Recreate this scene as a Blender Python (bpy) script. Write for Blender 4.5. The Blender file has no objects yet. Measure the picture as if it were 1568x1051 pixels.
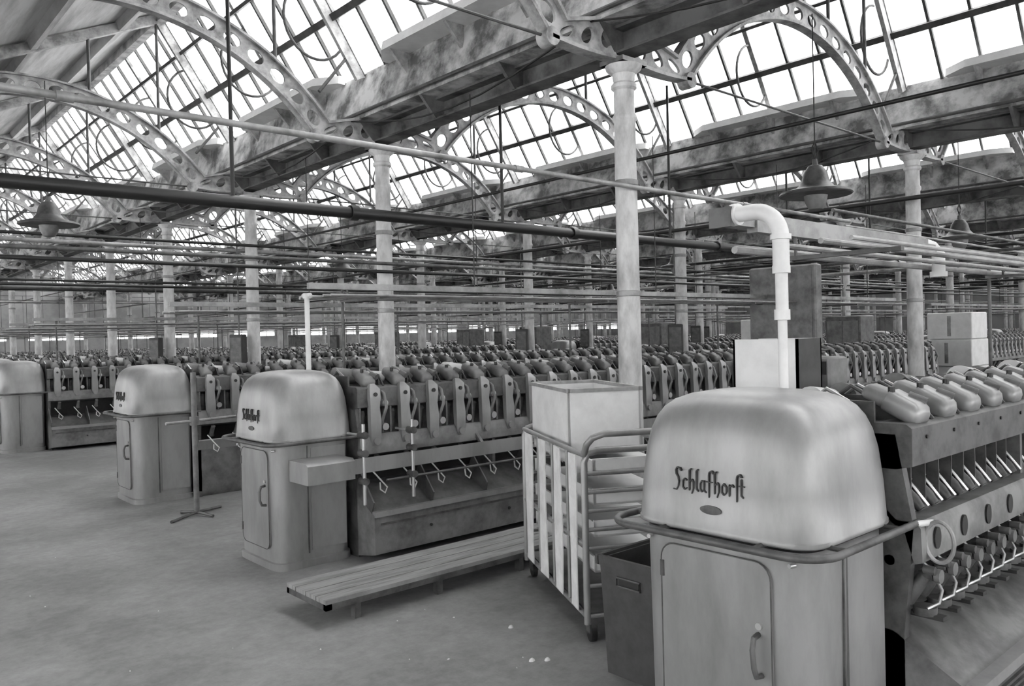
import bpy, bmesh, math, random
from mathutils import Vector, Matrix
random.seed(7)
scene=bpy.context.scene
try:
    scene.view_settings.view_transform='Standard'
except Exception: pass

# ------------------------------------------------------------ materials
def mat(name,g,rough=0.6,metal=0.0,var=0.0,scale=6.0,dark=None,bump=0.0,stretch=None,spec=0.5,p0=.35,p1=.6):
    m=bpy.data.materials.new(name); m.use_nodes=True
    nt=m.node_tree; b=nt.nodes['Principled BSDF']
    b.inputs['Roughness'].default_value=rough
    b.inputs['Metallic'].default_value=metal
    b.inputs['Specular IOR Level'].default_value=spec
    if var>0:
        tc=nt.nodes.new('ShaderNodeTexCoord'); mp=nt.nodes.new('ShaderNodeMapping')
        if stretch: mp.inputs['Scale'].default_value=stretch
        n=nt.nodes.new('ShaderNodeTexNoise'); n.inputs['Scale'].default_value=scale
        n.inputs['Detail'].default_value=8; n.inputs['Roughness'].default_value=0.65
        r=nt.nodes.new('ShaderNodeValToRGB')
        d=dark if dark is not None else max(0,g-var)
        r.color_ramp.elements[0].position=p0; r.color_ramp.elements[1].position=p1
        r.color_ramp.elements[0].color=(d,d,d,1); r.color_ramp.elements[1].color=(g,g,g,1)
        nt.links.new(tc.outputs['Object'],mp.inputs[0]); nt.links.new(mp.outputs[0],n.inputs['Vector'])
        nt.links.new(n.outputs['Fac'],r.inputs[0]); nt.links.new(r.outputs[0],b.inputs['Base Color'])
        if bump>0:
            bp=nt.nodes.new('ShaderNodeBump'); bp.inputs['Strength'].default_value=bump; bp.inputs['Distance'].default_value=0.01
            nt.links.new(n.outputs['Fac'],bp.inputs['Height']); nt.links.new(bp.outputs[0],b.inputs['Normal'])
    else:
        b.inputs['Base Color'].default_value=(g,g,g,1)
    return m
M={}
M['silver']=mat('silver_enamel',0.32,0.40,0.35,0.10,3.5,None,0,(1,1,.35))
M['silver2']=mat('grey_enamel',0.20,0.5,0.2,0.11,5.0)
M['dark']=mat('dark_metal',0.04,0.5,0.3,0.02,5.0)
M['mid']=mat('mid_metal',0.12,0.5,0.3,0.07,8.0)
M['black']=mat('black_paint',0.012,0.45)
M['chrome']=mat('bright_steel',0.6,0.3,0.8)
M['yarn']=mat('white_yarn',0.62,0.9)
M['cone']=mat('grey_yarn_cone',0.26,0.9,0,0.14,3.0)
M['white']=mat('white_paint',0.70,0.5,0,0.1,6.0)
M['column']=mat('column_paint',0.68,0.5,0,0.3,5.0,0.34,stretch=(1,1,.4))
M['iron']=mat('painted_cast_iron',0.48,0.6,0,0.3,5.0,0.16)
M['steel']=mat('roof_steel',0.09,0.6,0.1,0.05,5.0)
M['beam']=mat('grimy_beam',0.16,0.7,0,0.2,2.5,0.03,0.2)
M['wash']=mat('whitewash',0.60,0.9,0,0.4,2.6,0.13,0.5,None,.3,.38,.60)
M['board']=mat('roof_boards',0.6,0.9,0,0.3,1.2,0.3,0.2,(3,.4,1))
M['pipe']=mat('pipe_black',0.02,0.4,0.2)
M['pipeg']=mat('pipe_grey',0.34,0.45,0.2,0.2,4.0)
M['wood']=mat('plank_wood',0.28,0.8,0,0.12,3.0,None,0.3,(1,8,1))
M['cloth']=mat('white_cloth',0.66,0.95,0,0.14,8.0)
M['tub']=mat('grey_fibre_tub',0.055,0.7,0,0.02,12.0)
M['wall']=mat('wall_plaster',0.40,0.9,0,0.15,0.8)
M['letter']=mat('lettering_black',0.03,0.5)
def floor_mat():
    m=bpy.data.materials.new('worn_concrete'); m.use_nodes=True; nt=m.node_tree; b=nt.nodes['Principled BSDF']
    tc=nt.nodes.new('ShaderNodeTexCoord')
    def noise(s,d=8,r=.6):
        n=nt.nodes.new('ShaderNodeTexNoise'); n.inputs['Scale'].default_value=s; n.inputs['Detail'].default_value=d; n.inputs['Roughness'].default_value=r
        nt.links.new(tc.outputs['Object'],n.inputs['Vector']); return n
    def ramp(n,p0,c0,p1,c1):
        r=nt.nodes.new('ShaderNodeValToRGB'); e=r.color_ramp.elements
        e[0].position=p0;e[0].color=(c0,c0,c0,1);e[1].position=p1;e[1].color=(c1,c1,c1,1)
        nt.links.new(n.outputs['Fac'],r.inputs[0]); return r
    a=ramp(noise(0.6,9,.72),.40,.17,.60,.29)
    c=ramp(noise(14,8,.75),.35,.78,.6,1.0)
    w=ramp(noise(60,3,.6),.72,0,.78,.15)
    mx=nt.nodes.new('ShaderNodeMix'); mx.data_type='RGBA'; mx.blend_type='MULTIPLY'; mx.inputs[0].default_value=1
    nt.links.new(a.outputs[0],mx.inputs[6]); nt.links.new(c.outputs[0],mx.inputs[7])
    ad=nt.nodes.new('ShaderNodeMix'); ad.data_type='RGBA'; ad.blend_type='ADD'; ad.inputs[0].default_value=1
    nt.links.new(mx.outputs[2],ad.inputs[6]); nt.links.new(w.outputs[0],ad.inputs[7])
    nt.links.new(ad.outputs[2],b.inputs['Base Color']); b.inputs['Roughness'].default_value=.6
    bp=nt.nodes.new('ShaderNodeBump'); bp.inputs['Strength'].default_value=.2; bp.inputs['Distance'].default_value=.01
    nt.links.new(c.outputs[0],bp.inputs['Height']); nt.links.new(bp.outputs[0],b.inputs['Normal'])
    return m
M['floor']=floor_mat()
def glass_mat():
    m=bpy.data.materials.new('dusty_rooflight_glass'); m.use_nodes=True; nt=m.node_tree
    for n in list(nt.nodes): nt.nodes.remove(n)
    o=nt.nodes.new('ShaderNodeOutputMaterial'); mx=nt.nodes.new('ShaderNodeMixShader')
    t=nt.nodes.new('ShaderNodeBsdfTransparent'); d=nt.nodes.new('ShaderNodeBsdfTranslucent')
    t.inputs[0].default_value=(.97,.97,.97,1); d.inputs[0].default_value=(.9,.9,.9,1)
    mx.inputs[0].default_value=.4
    nt.links.new(t.outputs[0],mx.inputs[1]); nt.links.new(d.outputs[0],mx.inputs[2]); nt.links.new(mx.outputs[0],o.inputs[0])
    return m
M['glass']=glass_mat()

# ------------------------------------------------------------ mesh builder
class MB:
    def __init__(s): s.v=[];s.f=[];s.mi=[];s.sm=[];s.mats=[]
    def m(s,k):
        if k not in s.mats: s.mats.append(k)
        return s.mats.index(k)
    def add(s,vs,fs,k,smooth=False,T=None):
        o=len(s.v)
        for v in vs:
            v=Vector(v)
            if T is not None: v=T@v
            s.v.append(v)
        i=s.m(k)
        for f in fs:
            s.f.append([o+a for a in f]); s.mi.append(i); s.sm.append(smooth)
    def box(s,lo,hi,k,T=None):
        x0,y0,z0=lo;x1,y1,z1=hi
        s.add([(x0,y0,z0),(x1,y0,z0),(x1,y1,z0),(x0,y1,z0),(x0,y0,z1),(x1,y0,z1),(x1,y1,z1),(x0,y1,z1)],
              [(0,3,2,1),(4,5,6,7),(0,1,5,4),(1,2,6,5),(2,3,7,6),(3,0,4,7)],k,False,T)
    def bbox(s,lo,hi,k,b=.01,T=None):
        x0,y0,z0=lo;x1,y1,z1=hi
        def ring(i,z): return [(x0+i+b,y0+i,z),(x1-i-b,y0+i,z),(x1-i,y0+i+b,z),(x1-i,y1-i-b,z),(x1-i-b,y1-i,z),(x0+i+b,y1-i,z),(x0+i,y1-i-b,z),(x0+i,y0+i+b,z)]
        s.loft([ring(b,z0),ring(0,z0+b),ring(0,z1-b),ring(b,z1)],k,False,T)
    def loft(s,rings,k,smooth=True,T=None,cap=True):
        n=len(rings[0]); vs=[p for r in rings for p in r]; fs=[]
        for i in range(len(rings)-1):
            for j in range(n):
                a=i*n+j;b=i*n+(j+1)%n; fs.append((a,b,b+n,a+n))
        if cap:
            fs.append(tuple(range(n-1,-1,-1))); fs.append(tuple((len(rings)-1)*n+j for j in range(n)))
        s.add(vs,fs,k,smooth,T)
    def tube(s,pts,r,k,seg=10,T=None,radii=None,closed=False):
        pts=[Vector(p) for p in pts]; rings=[]; N=len(pts); prev=None
        for i,p in enumerate(pts):
            if closed: d=(pts[(i+1)%N]-pts[i-1])
            else: d=(pts[min(i+1,N-1)]-pts[max(i-1,0)])
            d.normalize()
            if prev is None:
                a=Vector((0,0,1)) if abs(d.z)<.9 else Vector((1,0,0))
                u=d.cross(a).normalized()
            else:
                u=(prev-d*prev.dot(d)).normalized()
            prev=u; w=d.cross(u)
            rr=radii[i] if radii else r
            rings.append([p+(u*math.cos(t)+w*math.sin(t))*rr for t in [2*math.pi*j/seg for j in range(seg)]])
        if closed: rings.append(rings[0]); s.loft(rings,k,True,T,cap=False)
        else: s.loft(rings,k,True,T)
    def cyl(s,p0,p1,r,k,r1=None,seg=12,T=None):
        s.tube([p0,p1],r,k,seg,T,radii=[r,r if r1 is None else r1])
    def prism(s,prof,a0,a1,k,axis='x',T=None):
        def P(p,a):
            if axis=='x': return (a,p[0],p[1])
            if axis=='y': return (p[0],a,p[1])
            return (p[0],p[1],a)
        s.loft([[P(p,a0) for p in prof],[P(p,a1) for p in prof]],k,False,T)
    def perf(s,fn,n,hole,y,k,seg=16):
        for i in range(n):
            out=[];inn=[]
            for j in range(seg):
                a=2*math.pi*j/seg; c,sn=math.cos(a),math.sin(a); q=max(abs(c),abs(sn))
                out.append(fn((i+.5+.5*c/q)/n,.5+.5*sn/q)); inn.append(fn((i+.5+.5*c*hole[0])/n,.5+.5*sn*hole[1]))
            vs=[(p[0],-y,p[1]) for p in out]+[(p[0],-y,p[1]) for p in inn]+[(p[0],y,p[1]) for p in out]+[(p[0],y,p[1]) for p in inn]
            fs=[]
            for j in range(seg):
                b=(j+1)%seg
                fs+= [(j,b,seg+b,seg+j),(2*seg+j,3*seg+j,3*seg+b,2*seg+b),(seg+j,seg+b,3*seg+b,3*seg+j)]
            s.add(vs,fs,k)
    def mesh(s,name):
        me=bpy.data.meshes.new(name); me.from_pydata([tuple(v) for v in s.v],[],s.f)
        for k in s.mats: me.materials.append(M[k])
        me.polygons.foreach_set('material_index',s.mi); me.polygons.foreach_set('use_smooth',s.sm)
        bm=bmesh.new(); bm.from_mesh(me); bmesh.ops.recalc_face_normals(bm,faces=bm.faces); bm.to_mesh(me); bm.free()
        me.set_sharp_from_angle(angle=math.radians(38)); me.update(); return me
def obj(name,me,parent=None,loc=(0,0,0),rotz=0,scale=None):
    if isinstance(me,MB): me=me.mesh(name)
    o=bpy.data.objects.new(name,me); scene.collection.objects.link(o); o.location=loc; o.rotation_euler=(0,0,rotz)
    if scale: o.scale=(scale,)*3
    if parent: o.parent=parent
    return o
def empty(name,loc=(0,0,0),rotz=0):
    e=bpy.data.objects.new(name,None); scene.collection.objects.link(e); e.location=loc; e.rotation_euler=(0,0,rotz); e.empty_display_size=.2; return e
def sup(cx,cy,hx,hy,z,n=5,seg=40):
    r=[]
    for j in range(seg):
        a=2*math.pi*(j+.5)/seg; c,s=math.cos(a),math.sin(a)
        r.append((cx+hx*math.copysign(abs(c)**(2/n),c),cy+hy*math.copysign(abs(s)**(2/n),s),z))
    return r
def circ(n): return [2*math.pi*i/n for i in range(n)]

# ------------------------------------------------------------ layout
SX,SY=5.95,3.85
CX,CY=5.37,4.53
KX=range(-1,10); JY=range(-2,12)
Y0=CY+SY*(-3); Y1=CY+SY*12
X0=CX-2*SX; X1=CX+9*SX
mb=MB(); mb.box((X0-.3,Y0-.3,-.2),(X1+.3,Y1+.3,0),'floor'); obj('floor',mb)
winc=[0]
def wall(name,axis,pos,a0,a1,th,windows=True,wz=(1.75,2.9),glaz=True):
    mb=MB(); z0_,z1_=wz
    def bx(a,b,z0,z1,t0=0,t1=th,k='wall'):
        if axis=='x': mb.box((pos+t0,a,z0),(pos+t1,b,z1),k)
        else: mb.box((a,pos+t0,z0),(b,pos+t1,z1),k)
    if not windows:
        bx(a0,a1,0,6.7); obj(name,mb); return
    bx(a0,a1,0,z0_); bx(a0,a1,z1_,6.7)
    n=int((a1-a0)/SY); st=(a1-a0)/n
    for i in range(n+1):
        c=a0+i*st; bx(max(a0,c-.5),min(a1,c+.5),z0_,z1_)
    o=obj(name,mb)
    for i in range(n):
        w=MB(); c0=a0+i*st+.5; c1=a0+(i+1)*st-.5
        def b2(a,b,z0,z1,t0,t1,k):
            if axis=='x': w.box((pos+t0,a,z0),(pos+t1,b,z1),k)
            else: w.box((a,pos+t0,z0),(b,pos+t1,z1),k)
        for q in range(6):
            c=c0+(c1-c0)*q/5; b2(c-.02,c+.02,z0_,z1_,.05,.1,'white')
        for z in (z0_+.02,(z0_+z1_)/2,z1_-.02): b2(c0,c1,z-.02,z+.02,.05,.1,'white')
        b2(c0,c1,z0_+.01,z1_-.01,.07,.08,'glass')
        winc[0]+=1; obj('window_%d'%winc[0],w)
wall('wall_north','y',Y1,X0,X1,.3,True,(1.9,2.5))
wall('wall_east','x',X1,Y0,Y1,.3,False)
wall('wall_south','y',Y0-.3,X0,X1,.3,True,(1.0,4.1))
wall('wall_west','x',X0-.3,Y0,Y1,.3,True,(1.0,4.1))

# ------------------------------------------------------------ roof
mb=MB()
ZR=6.5; ZS=4.45; XR=-1.3
a=(-SX+.2,ZS); b=(XR,ZR)
dx,dz=b[0]-a[0],b[1]-a[1]; L=math.hypot(dx,dz); nx,nz=-dz/L,dx/L
mb.prism([a,b,(b[0]+nx*.06,b[1]+nz*.06),(a[0]+nx*.06,a[1]+nz*.06)],Y0,Y1,'board','y')
for t in (.12,.37,.62,.87):
    px,pz=a[0]+dx*t,a[1]+dz*t
    mb.prism([(px-.04,pz-.02),(px+.04,pz+.02),(px+.08,pz-.12),(px,pz-.15)],Y0,Y1,'board','y')
mb.box((XR-.06,Y0,ZR-.16),(XR+.06,Y1,ZR+.08),'iron')
slope_me=mb.mesh('roof_slope')
g0=(-.2,4.82); g1=(XR+.02,ZR)
gd=Vector((g1[0]-g0[0],0,g1[1]-g0[1])); gl=gd.length; gd.normalize(); gn=Vector((gd.z,0,-gd.x))
def gp(t,off): p=Vector((g0[0],0,g0[1]))+gd*(gl*t)+gn*off; return (p.x,p.z)
mb=MB()
n=int(round((Y1-Y0)/(SY/8)))
for i in range(n+1):
    y=Y0+i*SY/8; w=.017
    if i%8==4: w=.034
    if i%8==0: w=.04
    mb.prism([gp(0,-.04),gp(1,-.04),gp(1,.03),gp(0,.03)],y-w,y+w,'iron' if i%4==0 else 'steel','y')
for t,w in ((.36,.04),(.70,.022)):
    mb.prism([gp(t-w/gl,-.09),gp(t+w/gl,-.09),gp(t+w/gl,.02),gp(t-w/gl,.02)],Y0,Y1,'steel','y')
glz_me=mb.mesh('glazing_bars')
mb=MB(); mb.prism([gp(0,.0),gp(1,.0),gp(1,.006),gp(0,.006)],Y0,Y1,'glass','y'); pane_me=mb.mesh('glazing_panes')
mb=MB()
mb.prism([(-.2,4.84),(-.16,4.84),(-.24,4.30),(.24,4.30),(.19,4.52),(.24,4.52),(.3,4.25),(-.33,4.25),(-.31,4.4)],Y0,Y1,'wash','y')
mb.box((-.11,Y0,4.02),(.11,Y1,4.04),'beam'); mb.box((-.13,Y0,4.22),(.13,Y1,4.245),'beam'); mb.box((-.015,Y0,4.04),(.015,Y1,4.22),'beam')
for j in range(-3,12):
    y=CY+SY*j
    for q in (0,1.28,2.57): mb.prism([(-.13,4.03),(.13,4.03),(.29,4.25),(-.32,4.25)],y+q-.02,y+q+.02,'beam','y')
    for s0,s1 in ((.45,3.3),):
        ring=lambda yy,d: [(-.52+d,yy,4.80),(-.22,yy,4.80),(-.2,yy,4.90),(-.5+d,yy,4.90)]
        mb.loft([ring(y+s0,.2),ring(y+s0+.3,0),ring(y+s1-.3,0),ring(y+s1,.2)],'white',False)
        for q in (.9,1.9,2.9): mb.prism([(-.25,4.55),(-.25,4.8),(-.48,4.8)],y+q-.02,y+q+.02,'iron','y')
mb.cyl((-.37,Y0,4.30),(-.37,Y1,4.30),.022,'steel',seg=8)
for j in range(-3,12):
    y=CY+SY*j
    mb.tube([(-.42,y+SY*t,4.22-.28*math.sin(math.pi*t)) for t in [i/8 for i in range(9)]],.010,'black',5)
gut_me=mb.mesh('valley_gutter')
for k in KX:
    x=CX+SX*k
    e=empty('ceiling_bay',(x,0,0))
    obj('opaque_slope',slope_me,e); obj('glazing_bars',glz_me,e); obj('glazing_panes',pane_me,e); obj('valley_gutter',gut_me,e)
HC=SX/2
R=2.64; cz=2.36; am=math.asin(2.07/R); D=.23
mb=MB()
def arc(s,t):
    a=-am+2*am*s; r=R+D*t; return (r*math.sin(a),cz+r*math.cos(a))
mb.perf(arc,17,(.66,.6),.012,'iron')
def flange(r0,r1,a0,a1,w,n=34):
    rings=[]
    for i in range(n+1):
        a=a0+(a1-a0)*i/n
        c,s=math.cos(a),math.sin(a)
        rings.append([(r0*s,-w,cz+r0*c),(r1*s,-w,cz+r1*c),(r1*s,w,cz+r1*c),(r0*s,w,cz+r0*c)])
    mb.loft(rings,'iron',True)
flange(R-.03,R+.0,-am,am,.055); flange(R+D,R+D+.025,-am,am,.05)
zs=cz+R*math.cos(am); xs=2.07
xo=(R+D)*math.sin(am); zo=cz+(R+D)*math.cos(am)
for sg in (-1,1):
    def br(s,t):
        lo=(HC-.10+(xs-HC+.10)*s, 3.99+(zs-3.99)*s-.02*math.sin(math.pi*s)); hi=(HC-.10+(xo-HC+.10)*s,4.3+(zo-4.3)*s)
        return (sg*(lo[0]+(hi[0]-lo[0])*t),lo[1]+(hi[1]-lo[1])*t)
    mb.perf(br,3,(.6,.6),.014,'iron')
    p=[br(i/6,0) for i in range(7)]
    mb.loft([[(q[0],-.06,q[1]-.03),(q[0],.06,q[1]-.03),(q[0],.06,q[1]),(q[0],-.06,q[1])] for q in p],'iron',False)
    p=[br(i/6,1) for i in range(7)]
    mb.loft([[(q[0],-.05,q[1]),(q[0],.05,q[1]),(q[0],.05,q[1]+.03),(q[0],-.05,q[1]+.03)] for q in p],'iron',False)
    mb.cyl((sg*xs,-.06,zs-.02),(sg*xs,.06,zs-.02),.075,'iron',seg=14)
    mb.box((sg*HC-.16,-.13,3.93),(sg*HC+.16,.13,3.97),'iron')
A=(-SX+.25+HC,ZS-.02); B=(XR+HC,ZR-.02)
mb.prism([A,B,(B[0],B[1]-.14),(A[0],A[1]-.14)],-.05,.05,'iron','y')
G0=(g0[0]+HC,g0[1]); G1=(g1[0]+HC,g1[1])
mb.prism([(G0[0]-.02,G0[1]-.05),(G1[0]-.02,G1[1]-.05),(G1[0]-.13,G1[1]-.1),(G0[0]-.13,G0[1]-.1)],-.028,.028,'iron','y')
for x in (-1.5,-.4,.7,1.62):
    ar=math.asin(x/(R+D)); z0=cz+(R+D)*math.cos(ar)
    if x<1.62: z1=A[1]+(B[1]-A[1])*(x-A[0])/(B[0]-A[0])-.1
    else: z1=B[1]-.15
    mb.cyl((x,0,z0),(x,0,z1),.022,'steel',seg=8)
mb.cyl((2.15,0,4.5),(2.55,0,5.0),.02,'steel',seg=8)
mb.cyl((-HC+.1,0,3.985),(HC-.1,0,3.985),.012,'steel',seg=6)
rib_me=mb.mesh('arched_rib')
mb=MB()
cxr,czr=HC-.78,5.35
mb.tube([(cxr+.40*math.cos(t),0,czr+.44*math.sin(t)) for t in circ(28)],.018,'mid',8,closed=True)
ring_me=mb.mesh('ring_brace')
arch=empty('ceiling_arches')
for k in KX:
    for j in range(-3,12):
        x=CX+SX*k-HC; y=CY+SY*j
        obj('arched_rib',rib_me,arch,(x,y,0))
        if j>-2: 
            obj('ring_brace',ring_me,arch,(x,y+SY/2,0)); 
            obj('ring_brace',ring_me,arch,(x,y+.12,0))
mb=MB()
prof=[(0,.17),(.06,.17),(.08,.115),(.5,.105),(3.45,.092),(3.47,.105),(3.50,.105),(3.52,.09),(3.72,.088),(3.74,.11),(3.77,.11),(3.79,.09),(3.86,.10),(3.90,.15),(3.93,.16)]
mb.loft([[(r*math.cos(t),r*math.sin(t),z) for t in circ(24)] for z,r in prof],'column',True)
for z in (1.95,2.9): mb.loft([[(r*math.cos(t),r*math.sin(t),zz) for t in circ(24)] for zz,r in ((z,.10),(z+.005,.106),(z+.045,.106),(z+.05,.10))],'pipeg',True)
col_me=mb.mesh('column')
for k in KX:
    for j in JY: obj('cast_iron_column',col_me,None,(CX+SX*k,CY+SY*j,0))

# ------------------------------------------------------------ winding machines
PITCH=.27
def hood(mb,k,A):
    rings=[]
    if A: p0=Vector((.03,-.20,1.385)); p1=Vector((.0,-.425,1.285)); W=.95
    else: p0=Vector((.02,-.17,1.375)); p1=Vector((-.01,-.41,1.29)); W=.82
    d=(p1-p0)
    up=Vector((0,-d.z,d.y)).normalized()
    if up.z<0: up=-up
    for t,w,h in ((-.02,.03,.015),(0,.045,.03),(.06,.054,.042),(.40,.062,.050),(.42,.072,.060),(.86,.074,.058),(.95,.070,.048),(1.0,.062,.03),(1.02,.05,.012)):
        c=p0+d*t; r=[]
        for i in range(16):
            a=2*math.pi*(i+.5)/16; ca,sa=math.cos(a),math.sin(a)
            r.append(c+Vector((1,0,0))*w*W*math.copysign(abs(ca)**.42,ca)+up*h*(math.copysign(abs(sa)**.6,sa) if sa>0 else sa*.5))
        rings.append(r)
    mb.loft(rings,k,True)
def spool(mb,p,axis,r,l,k='yarn'):
    p=Vector(p); a=Vector(axis).normalized()
    mb.tube([p-a*l*.5,p-a*l*.45,p-a*l*.449,p+a*l*.4,p+a*l*.401,p+a*l*.5],r,k,10,radii=[r*1.2,r*1.2,r,r*.8,r*1.0,r*.5])
def add_unit(mb,x,variant,idx):
    u=MB()
    rn=random.Random(idx*3+(1 if variant=='A' else 2))
    hood(u,'silver' if variant=='A' else 'silver2',variant=='A')
    yy=-.02; pr=rn.choice((.076,.068,.058,.040)); z=1.27+pr
    u.cyl((-.085,yy,z),(.085,yy,z),pr,rn.choice(('cone','cone','yarn')),r1=pr*.72,seg=16)
    u.cyl((-.10,yy,z),(.10,yy,z),.016,'dark',seg=8)
    u.tube([(-.10,yy,z),(-.105,yy-.08,1.40),(-.10,yy-.17,1.35)],.009,'chrome',6)
    u.tube([(.105,yy,z),(.105,yy-.08,1.40),(.10,yy-.17,1.35)],.009,'mid',6)
    u.cyl((.035,-.36,1.37),(.05,-.42,1.345),.022,'mid',seg=10)
    u.cyl((-.02,-.32,1.385),(-.02,-.32,1.41),.014,'black',seg=8)
    u.tube([(.10,-.26,1.37),(.10,-.36,1.36),(.105,-.42,1.28)],.010,'dark',6)
    u.box((-.132,-.3,1.24),(-.118,.2,1.36),'mid')
    u.cyl((-.12,.2,1.30),(.12,.2,1.30),.03,'dark',seg=10)
    if variant=='A':
        for dx in (-.07,.065):
            u.tube([(dx,-.19,1.12),(dx,-.24,1.08),(dx,-.36,.96),(dx,-.39,.93)],.03,'mid',10,radii=[.014,.022,.026,.016])
            u.cyl((dx,-.30,1.05),(dx,-.33,1.02),.034,'chrome',seg=12)
            u.cyl((dx+.04,-.27,1.08),(dx+.04,-.36,.99),.01,'black',seg=6)
            u.tube([(dx-.02,-.20,1.12),(dx-.03,-.34,1.06),(dx-.01,-.42,.95)],.006,'chrome',6)
            u.box((dx-.045,-.37,.93),(dx-.038,-.2,1.12),'mid')
        rr=[]
        for yy in (-.4745,-.462):
            rr.append([(.03*math.cos(t),yy,.845+.042*math.sin(t)) for t in circ(16)])
        u.loft(rr,'black',False)
        for dx in (-.07,.065):
            spool(u,(dx,-.42,.665),(.15,-.5,.8),.030,.14,'mid')
            u.cyl((dx,-.45,.60),(dx,-.45,.57),.042,'mid',seg=12)
            u.cyl((dx,-.49,.72),(dx,-.51,.72),.026,'silver2',seg=12)
            u.tube([(dx+.03,-.40,.78),(dx+.05,-.46,.72),(dx+.03,-.50,.66),(dx+.0,-.50,.62),(dx-.03,-.47,.6)],.006,'chrome',6)
            u.cyl((dx-.03,-.46,.745),(dx-.03,-.50,.745),.016,'mid',seg=10)
            u.cyl((dx+.035,-.46,.70),(dx+.035,-.5,.70),.013,'black',seg=8)
            u.box((dx-.02,-.52,.56),(dx+.02,-.40,.575),'dark')
    else:
        def sec(z,y,w,dp): return [(-w,y-dp,z),(w,y-dp,z),(w*1.1,y+dp,z),(-w*1.1,y+dp,z)]
        u.loft([sec(.80,-.45,.012,.01),sec(.84,-.455,.03,.014),sec(.90,-.462,.044,.018),sec(1.02,-.46,.046,.02),sec(1.12,-.45,.04,.02),sec(1.19,-.455,.046,.022),sec(1.26,-.45,.045,.02),sec(1.30,-.42,.02,.015)],'silver',False)
        u.tube([(.075,-.40,1.26),(.085,-.46,1.22),(.08,-.50,1.12),(.06,-.47,1.02),(.085,-.43,.92)],.013,'silver2',8)
        for z,r in ((.97,.028),(1.15,.026)): u.cyl((.085,-.44,z),(.085,-.48,z),r,'chrome',seg=12)
        u.cyl((-.0,-.47,.87),(-.0,-.495,.87),.030,'silver',seg=12)
        u.cyl((.0,-.475,1.22),(.0,-.485,1.22),.016,'dark',seg=8)
        u.box((-.11,-.42,.86),(-.095,-.3,1.14),'silver2')
        spool(u,(-.06,-.36,1.0),(0,-.2,1),.03,.2,'mid')
        spool(u,(.03,-.40,.70),(0,-.5,.8),.026,.13,'silver2')
        u.tube([(-.05,-.47,.66),(.0,-.52,.58),(.05,-.53,.52),(.03,-.53,.48),(-.01,-.53,.51),(.0,-.51,.56)],.006,'yarn',6)
    o=len(mb.v)
    for v in u.v: mb.v.append(v+Vector((x,0,0)))
    mp=[mb.m(k) for k in u.mats]
    for f,mi,sm in zip(u.f,u.mi,u.sm): mb.f.append([o+q for q in f]); mb.mi.append(mp[mi]); mb.sm.append(sm)

def body(n,variant,tray):
    L=n*PITCH; mb=MB()
    mb.box((0,-.30,1.22),(L,.36,1.26),'mid')
    mb.prism([(-.44,1.125),(-.38,1.11),(-.30,1.11),(-.30,1.28),(-.42,1.28),(-.44,1.265)],0,L,'mid')
    i=0
    while i*PITCH<L:
        mb.cyl((i*PITCH+.13,-.44,1.225),(i*PITCH+.13,-.446,1.225),.008,'black',seg=6); i+=1
    mb.box((0,-.14,.40),(L,-.10,1.22),'dark')
    mb.box((0,.28,.1),(L,.32,1.22),'silver2')
    mb.prism([(-.40,.90),(-.37,.90),(-.14,1.10),(-.17,1.12)],0,L,'mid')
    mb.prism([(-.47,.775),(-.44,.765),(-.40,.90),(-.37,.92),(-.45,.92),(-.465,.90)],0,L,'silver2')
    mb.cyl((0,-.35,.765),(L,-.35,.765),.02,'mid')
    if tray:
        mb.prism([(-.12,.52),(-.36,.50),(-.60,.36),(-.62,.36),(-.64,.345),(-.64,.06),(-.60,.05),(-.3,.0),(.30,.0),(.30,.40),(-.12,.40)],0,L,'silver2')
        if variant=='A':
            z=.09
            while z<.33:
                mb.box((.0,-.652,z),(L,-.638,z+.012),'mid'); z+=.028
        else:
            mb.box((.05,-.648,.27),(L,-.638,.285),'mid')
            q=.5
            while q<L: mb.cyl((q,-.64,.2),(q,-.65,.2),.012,'dark',seg=8); q+=.8
        mb.box((.0,-.66,.335),(L,-.61,.375),'silver')
    else:
        mb.prism([(-.12,.52),(-.40,.50),(-.40,.06),(-.36,.0),(.30,.0),(.30,.40),(-.12,.40)],0,L,'silver2')
        mb.prism([(-.40,.50),(-.45,.60),(-.44,.61),(-.39,.51)],0,L,'silver')
    if variant=='B' and tray:
        q=0
        while q<L-.1:
            mb.prism([(-.60,.36),(-.36,.50),(-.44,.66),(-.63,.44)],q,q+.012,'mid'); q+=PITCH*2
    mb.prism([(-.40,.0),(.30,.0),(.33,1.24),(-.38,1.24),(-.44,.9),(-.40,.5)],0,.04,'mid')
    mb.prism([(-.45,.0),(.33,.0),(.36,1.26),(-.40,1.26),(-.47,.9),(-.42,.5)],L,L+.08,'silver2')
    q=PITCH*5
    while q<L-.2:
        mb.box((q-.015,-.40,.42),(q+.015,-.1,1.2),'silver2'); q+=PITCH*5
    return mb.mesh('frame')
def units(n,variant):
    mb=MB()
    for i in range(n): add_unit(mb,(i+.5)*PITCH,variant,i)
    return mb.mesh('winding_units')
NU=40
bodyA=body(NU,'A',True); bodyB=body(NU,'B',True); bodyC=body(NU,'B',False)
uA=units(NU,'A'); uB=units(NU,'B')
HX,HY,HT=.33,.385,1.42
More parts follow.
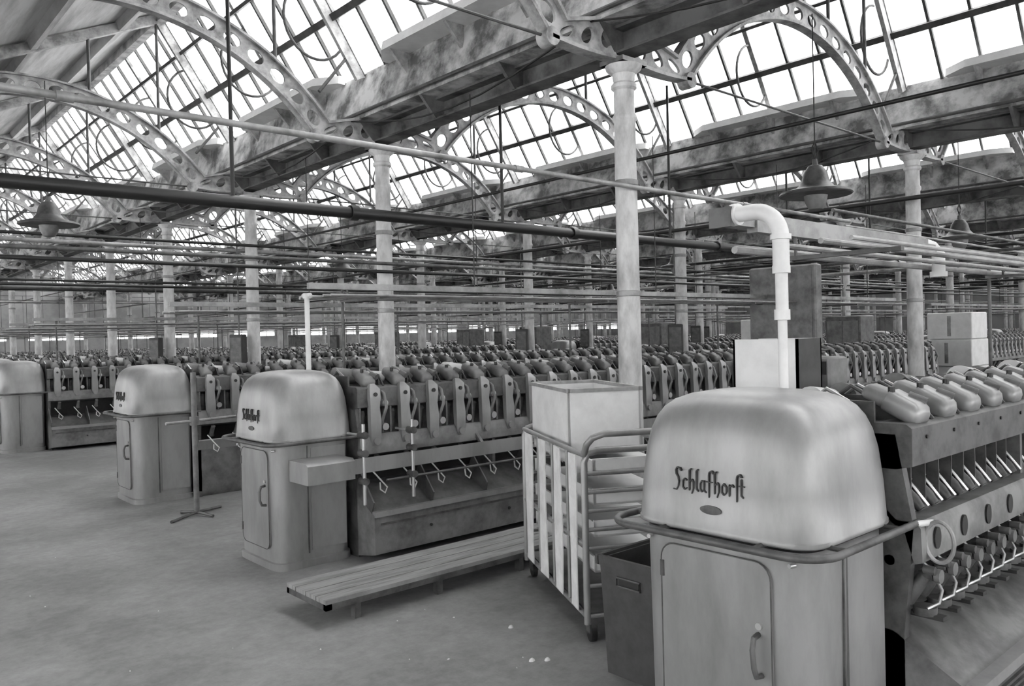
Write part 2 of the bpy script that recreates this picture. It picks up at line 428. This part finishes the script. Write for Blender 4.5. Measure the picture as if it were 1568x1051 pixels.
def head():
    mb=MB(); hx,hy=HX,HY
    a,b=hx-.02,hy-.025
    mb.loft([sup(0,0,a,b,0,7),sup(0,0,a,b,.05,7),sup(0,0,a-.015,b-.015,.055,7),sup(0,0,a-.015,b-.015,.10,7),sup(0,0,a-.012,b-.01,.5,7),sup(0,0,a-.008,b-.005,.90,7)],'silver',True)
    mb.loft([sup(0,0,a-.03,b-.03,.89,7),sup(0,0,a-.03,b-.03,.925,7)],'black',False)
    lv=[(.915,.985,.985,6.5),(.92,1.0,1.0,6.5),(.935,1.0,1.0,6.5),(.94,.99,.99,6.5),(1.08,.97,.975,6),(1.20,.94,.95,5.5),(1.27,.905,.92,5),(1.32,.86,.875,4.6),(1.355,.80,.815,4.4),(1.382,.71,.73,4.2),(1.402,.58,.60,4),(1.414,.40,.42,3.6),(1.42,.14,.15,2.8)]
    mb.loft([sup(0,0,hx*p,hy*q,z,n,56) for z,p,q,n in lv],'silver',True)
    mb.box((-.07,-b+.002,.10),(-.062,-b+.012,.88),'mid')
    mb.prism([(-.04,.12),(.24,.12),(.24,.86),(-.04,.86)],-b+.002,-b+.02,'silver','y')
    pts=[]
    y0,y1,z0,z1,rad=-.22,.24,.14,.85,.06
    for cx_,cy_,a0 in ((y1-rad,z1-rad,0),(y0+rad,z1-rad,90),(y0+rad,z0+rad,180),(y1-rad,z0+rad,270)):
        for q in range(6):
            t=math.radians(a0+q*18); pts.append((cx_+rad*math.cos(t),cy_+rad*math.sin(t)))
    xf=-(a-.010)
    mb.prism(pts,xf-.008,xf+.03,'silver','x')
    mb.tube([(xf-.008,p[0],p[1]) for p in pts],.003,'mid',6,closed=True)
    x=xf-.006
    mb.tube([(x,-.17,.60),(x-.035,-.172,.595),(x-.05,-.175,.56),(x-.05,-.18,.50),(x-.035,-.18,.465),(x,-.18,.46)],.010,'mid',8)
    mb.cyl((x,-.175,.63),(x-.012,-.175,.63),.012,'chrome')
    for z in (.25,.75): mb.cyl((x-.002,.235,z-.03),(x-.002,.235,z+.03),.009,'mid',seg=8)
    mb.loft([[(xx,.045*math.cos(t)+.0,1.005+.016*math.sin(t)) for t in circ(20)] for xx in (-hx*.985-.004,-hx*.93)],'mid',False)
    for y in (-.3,.3): mb.cyl((-a+.02,y,.86),(-a-.005,y*.98,.86),.008,'chrome')
    return mb.mesh('head_cabinet')
head_me=head()
mb=MB()
path=[]
hx,hy,rc=HX+.07,HY+.06,.13
ZB=.915
path+= [(.34,-hy,ZB),(.1,-hy,ZB)]
for i in range(9):
    a=math.radians(270-i*11.25); path.append((-hx+rc+rc*math.cos(a),-hy+rc+rc*math.sin(a),ZB))
for i in range(9):
    a=math.radians(180-i*11.25); path.append((-hx+rc+rc*math.cos(a),hy-rc+rc*math.sin(a),ZB))
path+= [(.1,hy,ZB),(.34,hy,ZB)]
mb.tube(path,.014,'mid',10)
for sx,sy in ((-.2,-1),(.2,-1),(-.2,1),(.2,1)): mb.cyl((sx,sy*.35,ZB),(sx,sy*hy,ZB),.009,'mid')
for sy in (-.2,.2): mb.cyl((-.30,sy,ZB),(-hx,sy,ZB),.009,'mid')
bump_me=mb.mesh('bumper_rail')
mb=MB()
mb.cyl((.10,-.05,1.405),(.10,-.05,1.70),.018,'white'); mb.cyl((.10,-.05,1.68),(.10,-.05,1.72),.03,'white',seg=16)
mb.cyl((.10,-.05,1.70),(.10,-.05,1.86),.024,'white'); mb.cyl((.10,-.05,1.86),(.10,-.05,1.89),.034,'white',seg=16)
p=[(.10,-.05,1.88),(.10,-.05,2.0)]
for i in range(1,9):
    a=math.radians(i*11.25); p.append((.10,-.05+.11*(1-math.cos(a)),2.0+.11*math.sin(a)))
p.append((.10,.16,2.11))
mb.tube(p,.032,'white',16)
mb.cyl((.10,.13,2.11),(.10,.16,2.11),.044,'white',seg=18)
mb.cyl((.10,-.05,1.99),(.10,-.05,2.01),.040,'white',seg=18)
riser_me=mb.mesh('suction_riser')
def track(L,duct):
    mb=MB()
    mb.prism([(.14,2.05),(.19,2.05),(.19,2.10),(.14,2.10)],.0,L,'pipeg')
    for y,r in ((-.16,.012),(.02,.012),(.22,.016),(-.28,.009)): mb.cyl((-.05,y,1.98),(L,y,1.98),r,'pipeg',seg=8)
    if duct:
        mb.prism([(.15,2.07),(.23,2.07),(.23,2.13),(.15,2.13)],-.18,1.78,'pipeg')
        mb.prism([(.14,2.06),(.24,2.06),(.24,2.14),(.14,2.14)],-.20,-.17,'mid')
        mb.tube([(1.72,.19,2.105),(1.82,.19,2.105),(1.88,.17,2.09),(1.92,.15,2.05),(1.92,.15,1.93)],.036,'white',14)
        mb.cyl((1.92,.15,1.95),(1.92,.15,1.92),.046,'white',seg=16)
    q=.35
    while q<L:
        mb.cyl((q,.25,1.24),(q,.25,2.07),.012,'mid',seg=8); mb.box((q-.015,-.3,1.95),(q+.015,.27,1.968),'mid'); mb.cyl((q,.165,1.96),(q,.165,2.06),.008,'mid',seg=6); q+=PITCH*10
    if not duct:
        q=1.7
        while q<L: mb.cyl((q,.165,2.1),(q,.165,3.9),.006,'black',seg=5); q+=PITCH*10
    return mb.mesh('cleaner_track')
trackA=track(NU*PITCH,True); track_me=track(NU*PITCH,False)
mb=MB(); mb.cyl((.20,.10,1.40),(.20,.10,1.99),.02,'white'); mb.cyl((.20,.10,1.97),(.20,.10,2.01),.03,'white'); mb.cyl((.20,.04,1.995),(.20,.16,1.995),.016,'white'); pole_me=mb.mesh('vent_pole')
def machine(x0,yc,variant='B',tray=True,top=None):
    e=empty('yarn_winding_machine',(x0+.31,yc,0))
    obj('head_cabinet',head_me,e); obj('bumper_rail',bump_me,e)
    if top: obj('suction_riser',top,e)
    b={'A':bodyA,'B':bodyB if tray else bodyC}[variant]
    obj('frame',b,e,(.31,0,0)); obj('winding_units',uA if variant=='A' else uB,e,(.31,0,0))
    obj('cleaner_track',trackA if variant=='A' else track_me,e,(.25,0,0))
    return e
def lettering():
    G={'S':([[(.30,.86),(.24,.98),(.13,1.0),(.07,.88),(.09,.7),(.17,.55),(.2,.35),(.17,.12),(.08,-.06),(-.04,-.04)]],.33),
       'c':([[(.21,.44),(.12,.52),(.05,.42),(.04,.12),(.12,0),(.22,.09)]],.27),
       'h':([[(.12,1.0),(.05,.93),(.05,0)],[(.05,.38),(.17,.52),(.22,.40),(.22,.12),(.15,-.14)]],.30),
       'l':([[(.11,1.0),(.05,.93),(.05,.10),(.13,0)]],.17),
       'a':([[(.20,.46),(.10,.52),(.04,.38),(.04,.12),(.10,0),(.20,.14)],[(.20,.52),(.20,.08),(.28,0)]],.31),
       'f':([[(.28,.9),(.20,1.02),(.11,.95),(.09,.8),(.09,-.2)],[(-.02,.5),(.22,.5)]],.27),
       'o':([[(.12,.52),(.04,.38),(.04,.12),(.12,0),(.22,.14),(.22,.38),(.12,.52)]],.29),
       'r':([[(.05,.5),(.05,0)],[(.05,.38),(.16,.52),(.22,.42)]],.25),
       's':([[(.28,.9),(.20,1.02),(.11,.95),(.09,.8),(.09,-.2)]],.20),
       't':([[(.06,.8),(.06,.1),(.14,0)],[(-.03,.5),(.18,.5)]],.2)}
    mb=MB(); x=0; h=.078; sx=.092
    word='Schlafhorst'
    tot=sum(G[c][1] for c in word)
    for ci,c in enumerate(word):
        strokes,adv=G[c]
        for st in strokes:
            for (ax,az),(bx,bz) in zip(st,st[1:]):
                px,pz=.024,.018
                q=[(ax-px,az-pz),(ax+px,az+pz),(bx+px,bz+pz),(bx-px,bz-pz)]
                qq=[(ax-.009,az+.024),(ax+.009,az-.024),(bx+.009,bz-.024),(bx-.009,bz+.024)]
                for Q in (q,qq):
                    P=[(-(x+u-tot/2)*sx*1.12,v*h) for u,v in Q]
                    mb.prism(P,-.003,.014,'letter','x')
        x+=adv
    return mb.mesh('lettering')
lm=lettering()
HEADX=2.43
m1=machine(HEADX,1.68,'A',True,riser_me)
m2=machine(2.48,5.70,'B',True,pole_me); m3=machine(2.5,9.0,'B',False); m4=machine(2.27,14.75,'B')
for e in (m1,m2,m3): obj('lettering',lm,e,(-HX*.978,.01,1.065))
for yc in (18.1,21.9,25.7,29.5,33.4,37.2,41.1): machine(2.5,yc,'B')
for yc in (6.9,10.3,14.3,18.1,21.9,25.7,29.5,33.4,37.2): machine(17.9,yc,'B',True)
for yc in (10.3,14.3,21.9,29.5,37.2): machine(32.0,yc,'B',True)

# guard bar with clamps in front of second machine
mb=MB()
mb.prism([(5.07,.67),(5.11,.67),(5.11,.77),(5.07,.78)],2.95,7.0,'silver','x')
mb.prism([(5.06,.64),(5.34,.64),(5.34,.79),(5.09,.79),(5.06,.77)],2.58,2.95,'silver','x')
for x in (3.0,3.42):
    mb.cyl((x,5.02,.45),(x,5.02,1.03),.013,'chrome')
    for z in (.62,.82,.95): mb.cyl((x,4.99,z),(x,5.07,z),.026,'mid',seg=14)
    mb.cyl((x,5.02,.95),(x,5.24,.95),.009,'chrome')
mb.cyl((3.2,5.04,.60),(7,5.04,.60),.010,'mid')
for x in (4.2,5.6,6.9): mb.prism([(5.08,.68),(5.11,.68),(5.24,.80),(5.24,.84)],x,x+.03,'silver2','x')
obj('guard_rail',mb)
mb=MB(); mb.bbox((9.8,5.15,1.42),(9.98,6.12,2.47),'silver2',.02)
for y in (5.4,5.95): mb.box((9.85,y-.03,1.26),(9.9,y+.03,1.5),'mid')
mb.box((9.79,5.2,1.47),(9.80,6.07,2.42),'silver2'); obj('control_cabinet',mb)
mb=MB()
z=1.262
mb.box((3.22,1.78,z),(3.23,2.1,1.60),'white'); mb.box((3.42,1.78,z),(3.43,2.1,1.60),'white')
mb.box((3.22,1.78,z),(3.43,1.79,1.60),'tub'); mb.box((3.22,2.09,z),(3.43,2.1,1.60),'tub'); mb.box((3.22,1.78,z),(3.43,2.1,z+.01),'tub')
obj('open_carton',mb)
mb=MB(); mb.bbox((3.5,1.78,1.262),(3.68,1.93,1.51),'silver2',.01)
mb.box((3.497,1.795,1.43),(3.50,1.915,1.49),'black'); mb.tube([(3.52,1.855,1.51),(3.53,1.855,1.54),(3.65,1.855,1.54),(3.66,1.855,1.51)],.006,'black',6); obj('meter_box',mb)
mb=MB()
mb.tube([(3.1+.0,1.17+.05*math.cos(t),.85+.075*math.sin(t)) for t in circ(24)],.008,'pipeg',8,closed=True)
mb.cyl((3.04,1.24,ZB),(3.12,1.20,ZB),.012,'white')
obj('hanging_hose_loop',mb)

mb=MB(); 
mb.cyl((0,0,.03),(0,0,1.36),.026,'silver2'); 
for a,l in ((30,.34),(110,.22)): 
    c,s=math.cos(math.radians(a)),math.sin(math.radians(a)); mb.tube([(-l*c,-l*s,.014),(-.05*c,-.05*s,.03),(.05*c,.05*s,.03),(l*c,l*s,.014)],.014,'mid',8)
mb.cyl((0,0,.86),(0,0,.94),.045,'silver2'); mb.cyl((0,0,.90),(.45,.12,.90),.014,'pipeg'); mb.cyl((0,0,.90),(-.28,-.05,.90),.014,'pipeg')
obj('barrier_post',mb,None,(2.78,7.72,0))

mb=MB()
PY=4.14
for i in range(4):
    mb.box((2.2,PY+i*.126,.13),(4.95,PY+i*.126+.115,.155),'wood')
mb.box((2.2,PY,.095),(4.95,PY+.03,.13),'mid'); mb.box((2.2,PY+.46,.095),(4.95,PY+.49,.13),'mid'); mb.box((2.2,PY,.095),(2.24,PY+.49,.13),'mid')
for x in (2.4,3.0,3.7,4.4,4.85):
    for y in (PY+.02,PY+.43): mb.box((x,y,0),(x+.04,y+.05,.13),'mid')
obj('duckboard_platform',mb)
mb=MB(); mb.box((2.6,4.76,.0),(3.6,4.98,.04),'wood'); mb.box((2.65,4.78,.04),(3.55,4.96,.05),'silver2'); obj('low_step_board',mb)
for cx,cy in ((15.1,5.35),(15.3,9.2)):
    mb=MB()
    for i,(dx,dy,w) in enumerate(((0,0,.40),(.03,-.02,.38),(-.02,.02,.40),(.02,.0,.36))):
        z=i*.46
        mb.bbox((cx+dx-w,cy+dy-w,z),(cx+dx+w,cy+dy+w,z+.455),'white',.012)
        mb.box((cx+dx-w-.002,cy+dy-.03,z+.05),(cx+dx-w+.002,cy+dy+.03,z+.40),'pipeg')
    obj('stacked_cartons',mb)
# floor standing electrical cabinets in the far aisle
mb=MB(); mb.bbox((-.3,-.35,.08),(.3,.35,1.85),'mid',.02); mb.box((-.28,-.33,0),(.28,.33,.08),'dark')
mb.box((-.306,-.31,.2),(-.30,-.01,1.75),'silver2'); mb.box((-.306,.01,.2),(-.30,.31,1.75),'silver2'); mb.cyl((-.306,-.04,1.0),(-.33,-.04,1.0),.02,'chrome')
mb.tube([(0,.1,1.85),(0,.1,2.4),(.1,.1,2.5)],.03,'pipeg',8)
elc=mb.mesh('electrical_cabinet')
for x,y in ((15.4,7.4),(16.0,12.6),(15.3,16.3),(16.1,20.2),(15.4,24.0),(15.8,31.5),(30.2,16),(30.2,24)): obj('electrical_cabinet',elc,None,(x,y,0))

# ------------------------------------------------------------ trolley
tro=empty('bobbin_trolley',(3.09,2.94,0)); ang=math.atan2(.88,.47)
tro.rotation_euler=(0,0,ang)
Lc,Wc=1.28,-.62
mb=MB()
for x in (0,Lc):
    z1=1.02
    mb.tube([(x,0,.10),(x,0,z1-.06),(x,-.02,z1-.015),(x,-.07,z1),(x,Wc+.07,z1),(x,Wc+.02,z1-.015),(x,Wc,z1-.06),(x,Wc,.10)],.019,'silver',10)
for z in (.14,.52,1.0):
    mb.cyl((0,0,z),(Lc,0,z),.014,'silver'); mb.cyl((0,Wc,z),(Lc,Wc,z),.014,'silver')
for z in (.14,.30,.50,.60,.70,.80,.9):
    mb.cyl((0,0,z),(0,Wc,z),.012,'silver'); mb.cyl((Lc,0,z),(Lc,Wc,z),.012,'silver')
for x in (.30,.60,.92): mb.cyl((x,0,.14),(x,0,1.0),.011,'silver')
mb.tube([(0,0,1.0),(-.05,0,1.06),(-.09,-.02,1.10),(-.10,-.08,1.12),(-.10,Wc+.08,1.12),(-.09,Wc+.02,1.10),(-.05,Wc,1.06),(0,Wc,1.0)],.018,'silver',10)
obj('frame',mb,tro)
mb=MB()
mb.box((0.02,Wc+.02,.13),(Lc-.02,-.02,.15),'silver2')
for z in (.36,.55,.72,.88):
    mb.box((.03,Wc+.03,z),(Lc-.04,-.06,z+.012),'white'); mb.box((.03,Wc+.03,z),(.045,-.06,z+.09),'white'); mb.box((.03,-.075,z),(Lc-.04,-.06,z+.08),'white')
for x in (.02,Lc-.06):
    for y in (-.03,Wc+.03):
        mb.cyl((x,y-.015,.05),(x,y+.015,.05),.05,'black',seg=18); mb.box((x-.03,y-.022,.05),(x+.03,y+.022,.13),'mid')
obj('shelves_and_castors',mb,tro)
mb=MB()
def strap(x0,x1,z0,z1):
    rings=[]
    for i in range(9):
        t=i/8; z=z0+(z1-z0)*t; b=.003*math.sin(t*5+x0*7)
        rings.append([(x0+b,.018+b,z),(x1+b,.018-b,z),(x1+b,.024-b,z),(x0+b,.024+b,z)])
    mb.loft(rings,'cloth',False)
for x0,x1 in ((.08,.20),(.36,.50),(.68,.83),(1.0,1.17)): strap(x0,x1,.15,.99)
obj('cloth_straps',mb,tro)
mb=MB()
x0,x1,y0,y1,z0,z1=.42,1.24,Wc+.12,-.05,.94,1.30
mb.box((x0,y0,z0),(x1,y1,z0+.01),'white')
for lo,hi in (((x0,y0,z0),(x0+.012,y1,z1)),((x1-.012,y0,z0),(x1,y1,z1)),((x0,y0,z0),(x1,y0+.012,z1)),((x0,y1-.012,z0),(x1,y1,z1))): mb.box(lo,hi,'white')
mb.box((x0-.012,y0-.012,z1),(x1+.012,y0+.01,z1+.022),'pipeg'); mb.box((x0-.012,y1-.01,z1),(x1+.012,y1+.012,z1+.022),'pipeg')
mb.box((x0-.012,y0,z1),(x0+.01,y1,z1+.022),'pipeg'); mb.box((x1-.01,y0,z1),(x1+.012,y1,z1+.022),'pipeg')
obj('white_bin',mb,tro)
mb=MB()
def tubring(i,z): 
    return [(2.87+i,2.28+i,z),(3.40-i,2.28+i,z),(3.40-i,2.64-i,z),(2.87+i,2.64-i,z)]
mb.loft([tubring(.02,0),tubring(0,.56),tubring(.015,.56),tubring(.03,.03)],'tub',False)
mb.box((2.855,2.265,.53),(3.415,2.285,.575),'tub'); mb.box((2.855,2.635,.53),(3.415,2.655,.575),'tub'); mb.box((2.855,2.28,.53),(2.875,2.64,.575),'tub'); mb.box((3.395,2.28,.53),(3.415,2.64,.575),'tub')
mb.box((2.868,2.40,.45),(2.873,2.52,.48),'black'); mb.tube([(2.865,2.39,.445),(2.865,2.53,.445),(2.865,2.53,.485),(2.865,2.39,.485)],.005,'mid',6,closed=True)
obj('fibre_tub',mb)

# ------------------------------------------------------------ overhead pipes
def pipe(name,pts,r,k,couplings=0):
    mb=MB(); mb.tube(pts,r,k,12)
    if couplings:
        a,b=Vector(pts[0]),Vector(pts[-1]); L=(b-a).length; d=(b-a)/L; q=1.0
        while q<L: mb.cyl(a+d*(q-.04),a+d*(q+.04),r*1.3,k,seg=14); q+=couplings
    return obj(name,mb)
mb=MB(); mb.tube([(-3,6.6,2.82),(50,6.6,2.82)],.055,'pipe',12)
q=-2
while q<50: mb.cyl((q-.04,6.6,2.82),(q+.04,6.6,2.82),.072,'pipe',seg=14); q+=2.95
for x in (2.75,5.75,8.7,11.7,14.6,20.5,26): mb.cyl((x,6.6,2.86),(x,6.6,4.9 if (x+.6)%5.9<4.5 else 4.4),.017,'pipe')
obj('steam_pipe',mb)
pipe('water_pipe',[(-3,4.40,2.87),(9.2,4.40,2.87)],.02,'pipeg',3)
pipe('conduit',[(9.0,4.36,2.80),(45,4.36,2.80)],.015,'pipeg')
mb=MB()
for y,z,r,k in ((10.6,2.95,.02,'pipe'),(12.6,3.1,.03,'pipeg'),(14.6,2.7,.02,'pipe'),(16.5,2.7,.03,'mid'),(20.3,2.9,.03,'pipe'),(24.2,2.8,.03,'pipeg'),(28,3.0,.03,'pipe'),(3.0,2.55,.014,'mid'),(3.2,2.35,.014,'pipeg'),(7.9,2.5,.02,'mid'),(8.05,2.42,.02,'pipe'),(11.9,2.45,.02,'pipe')):
    mb.cyl((6 if y<4 else -2,y,z),(50,y,z),r,k)
for x,z,r,k in ((7.2,3.6,.02,'pipe'),(10.9,3.3,.03,'pipe'),(11.85,2.6,.02,'mid'),(14.3,3.05,.03,'pipe'),(15.0,2.65,.03,'pipeg'),(16.9,3.1,.03,'pipe'),(22.8,3.2,.04,'pipe'),(28.7,2.98,.04,'pipe'),(34,3.,.05,'pipe')):
    mb.cyl((x,0,z),(x,48,z),r,k)
obj('overhead_conduits',mb)
def lamp_me():
    mb=MB()
    pr=[(.0,.30),(.01,.31),(.03,.30),(.07,.16),(.12,.12),(.20,.10),(.26,.06),(.27,.025),(.32,.02)]
    mb.loft([[(r*math.cos(t),r*math.sin(t),z) for t in circ(32)] for z,r in pr],'mid',True)
    mb.loft([[(r*math.cos(t),r*math.sin(t),z) for t in circ(32)] for z,r in ((-.13,.02),(-.12,.06),(-.06,.09),(0,.10),(.01,.10))],'silver2',True)
    mb.cyl((0,0,.3),(0,0,1.6),.006,'black',seg=6)
    mb.tube([(0,0,.32),(.06,0,.40),(0,0,.48),(-.06,0,.40)],.006,'black',6,closed=True)
    return mb.mesh('lamp')
lm_me=lamp_me()
for x,y,z,s in ((7.75,4.05,2.98,1.15),(1.78,8.55,2.78,.85),(13.6,10.2,2.95,1),(7.7,13.5,2.92,1),(13.6,4.75,2.95,1.2),(7.7,21,2.92,1),(1.75,17.2,2.9,1),(19.5,11.2,2.92,1),(19.5,17.2,2.92,1)):
    obj('pendant_lamp',lm_me,None,(x,y,z),0,s)
mb=MB(); mb.bbox((-.12,-.22,1.2),(.12,-.10,1.75),'dark',.01); mb.box((-.10,-.225,1.25),(.10,-.22,1.7),'mid'); mb.cyl((0,-.13,1.75),(0,-.13,3.8),.012,'mid'); sw=mb.mesh('switch_box')
for k,j in ((1,1),(1,2),(0,2),(1,4),(2,1),(2,2),(2,3),(2,4),(0,3),(3,3),(3,5)): obj('wall_switch_box',sw,None,(CX+SX*k-.15,CY+SY*j,0),math.radians(-60))
mb=MB()
for i in range(26):
    x=random.uniform(.8,2.2); y=random.uniform(2.0,8)
    if random.random()<.4: x=random.uniform(2.1,2.9); y=random.uniform(2.9,4.0)
    r=random.uniform(.003,.006); ax=random.uniform(.5,1.6)
    mb.loft([[(x+q*r*ax*math.cos(t),y+q*r*math.sin(t),z) for t in circ(7)] for q,z in ((1,.0),(.8,.003),(.3,.005))],'yarn',True)
for x,y in ((2.72,2.98),(2.78,2.93),(2.95,3.4)):
    mb.loft([[(x+q*.018*math.cos(t),y+q*.014*math.sin(t),z) for t in circ(9)] for q,z in ((1,.0),(.8,.008),(.3,.014))],'yarn',True)
obj('lint_scraps',mb)

# ------------------------------------------------------------ world & light
w=bpy.data.worlds.new('overcast'); scene.world=w; w.use_nodes=True
bg=w.node_tree.nodes['Background']; bg.inputs[0].default_value=(1,1,1,1); bg.inputs[1].default_value=7.8
s=bpy.data.lights.new('sun','SUN'); s.energy=3; s.angle=math.radians(40); so=bpy.data.objects.new('sun',s); scene.collection.objects.link(so)
so.rotation_euler=Vector((-.75,.25,-1)).to_track_quat('-Z','Y').to_euler()

# ------------------------------------------------------------ camera
yaw=math.atan2(.749,.663); p=math.radians(.63); th=math.radians(1.4)
f=Vector((math.cos(yaw)*math.cos(p),math.sin(yaw)*math.cos(p),-math.sin(p)))
r0=Vector((math.sin(yaw),-math.cos(yaw),0)); u0=r0.cross(f)
cu_=u0*math.cos(th)+r0*math.sin(th); cr=r0*math.cos(th)-u0*math.sin(th)
cam=bpy.data.cameras.new('camera'); co=bpy.data.objects.new('camera',cam); scene.collection.objects.link(co)
co.matrix_world=Matrix(((cr.x,cu_.x,-f.x,0),(cr.y,cu_.y,-f.y,0),(cr.z,cu_.z,-f.z,1.65),(0,0,0,1)))
cam.sensor_width=36; cam.lens=28.24; cam.clip_end=300; cam.clip_start=.05
scene.camera=co
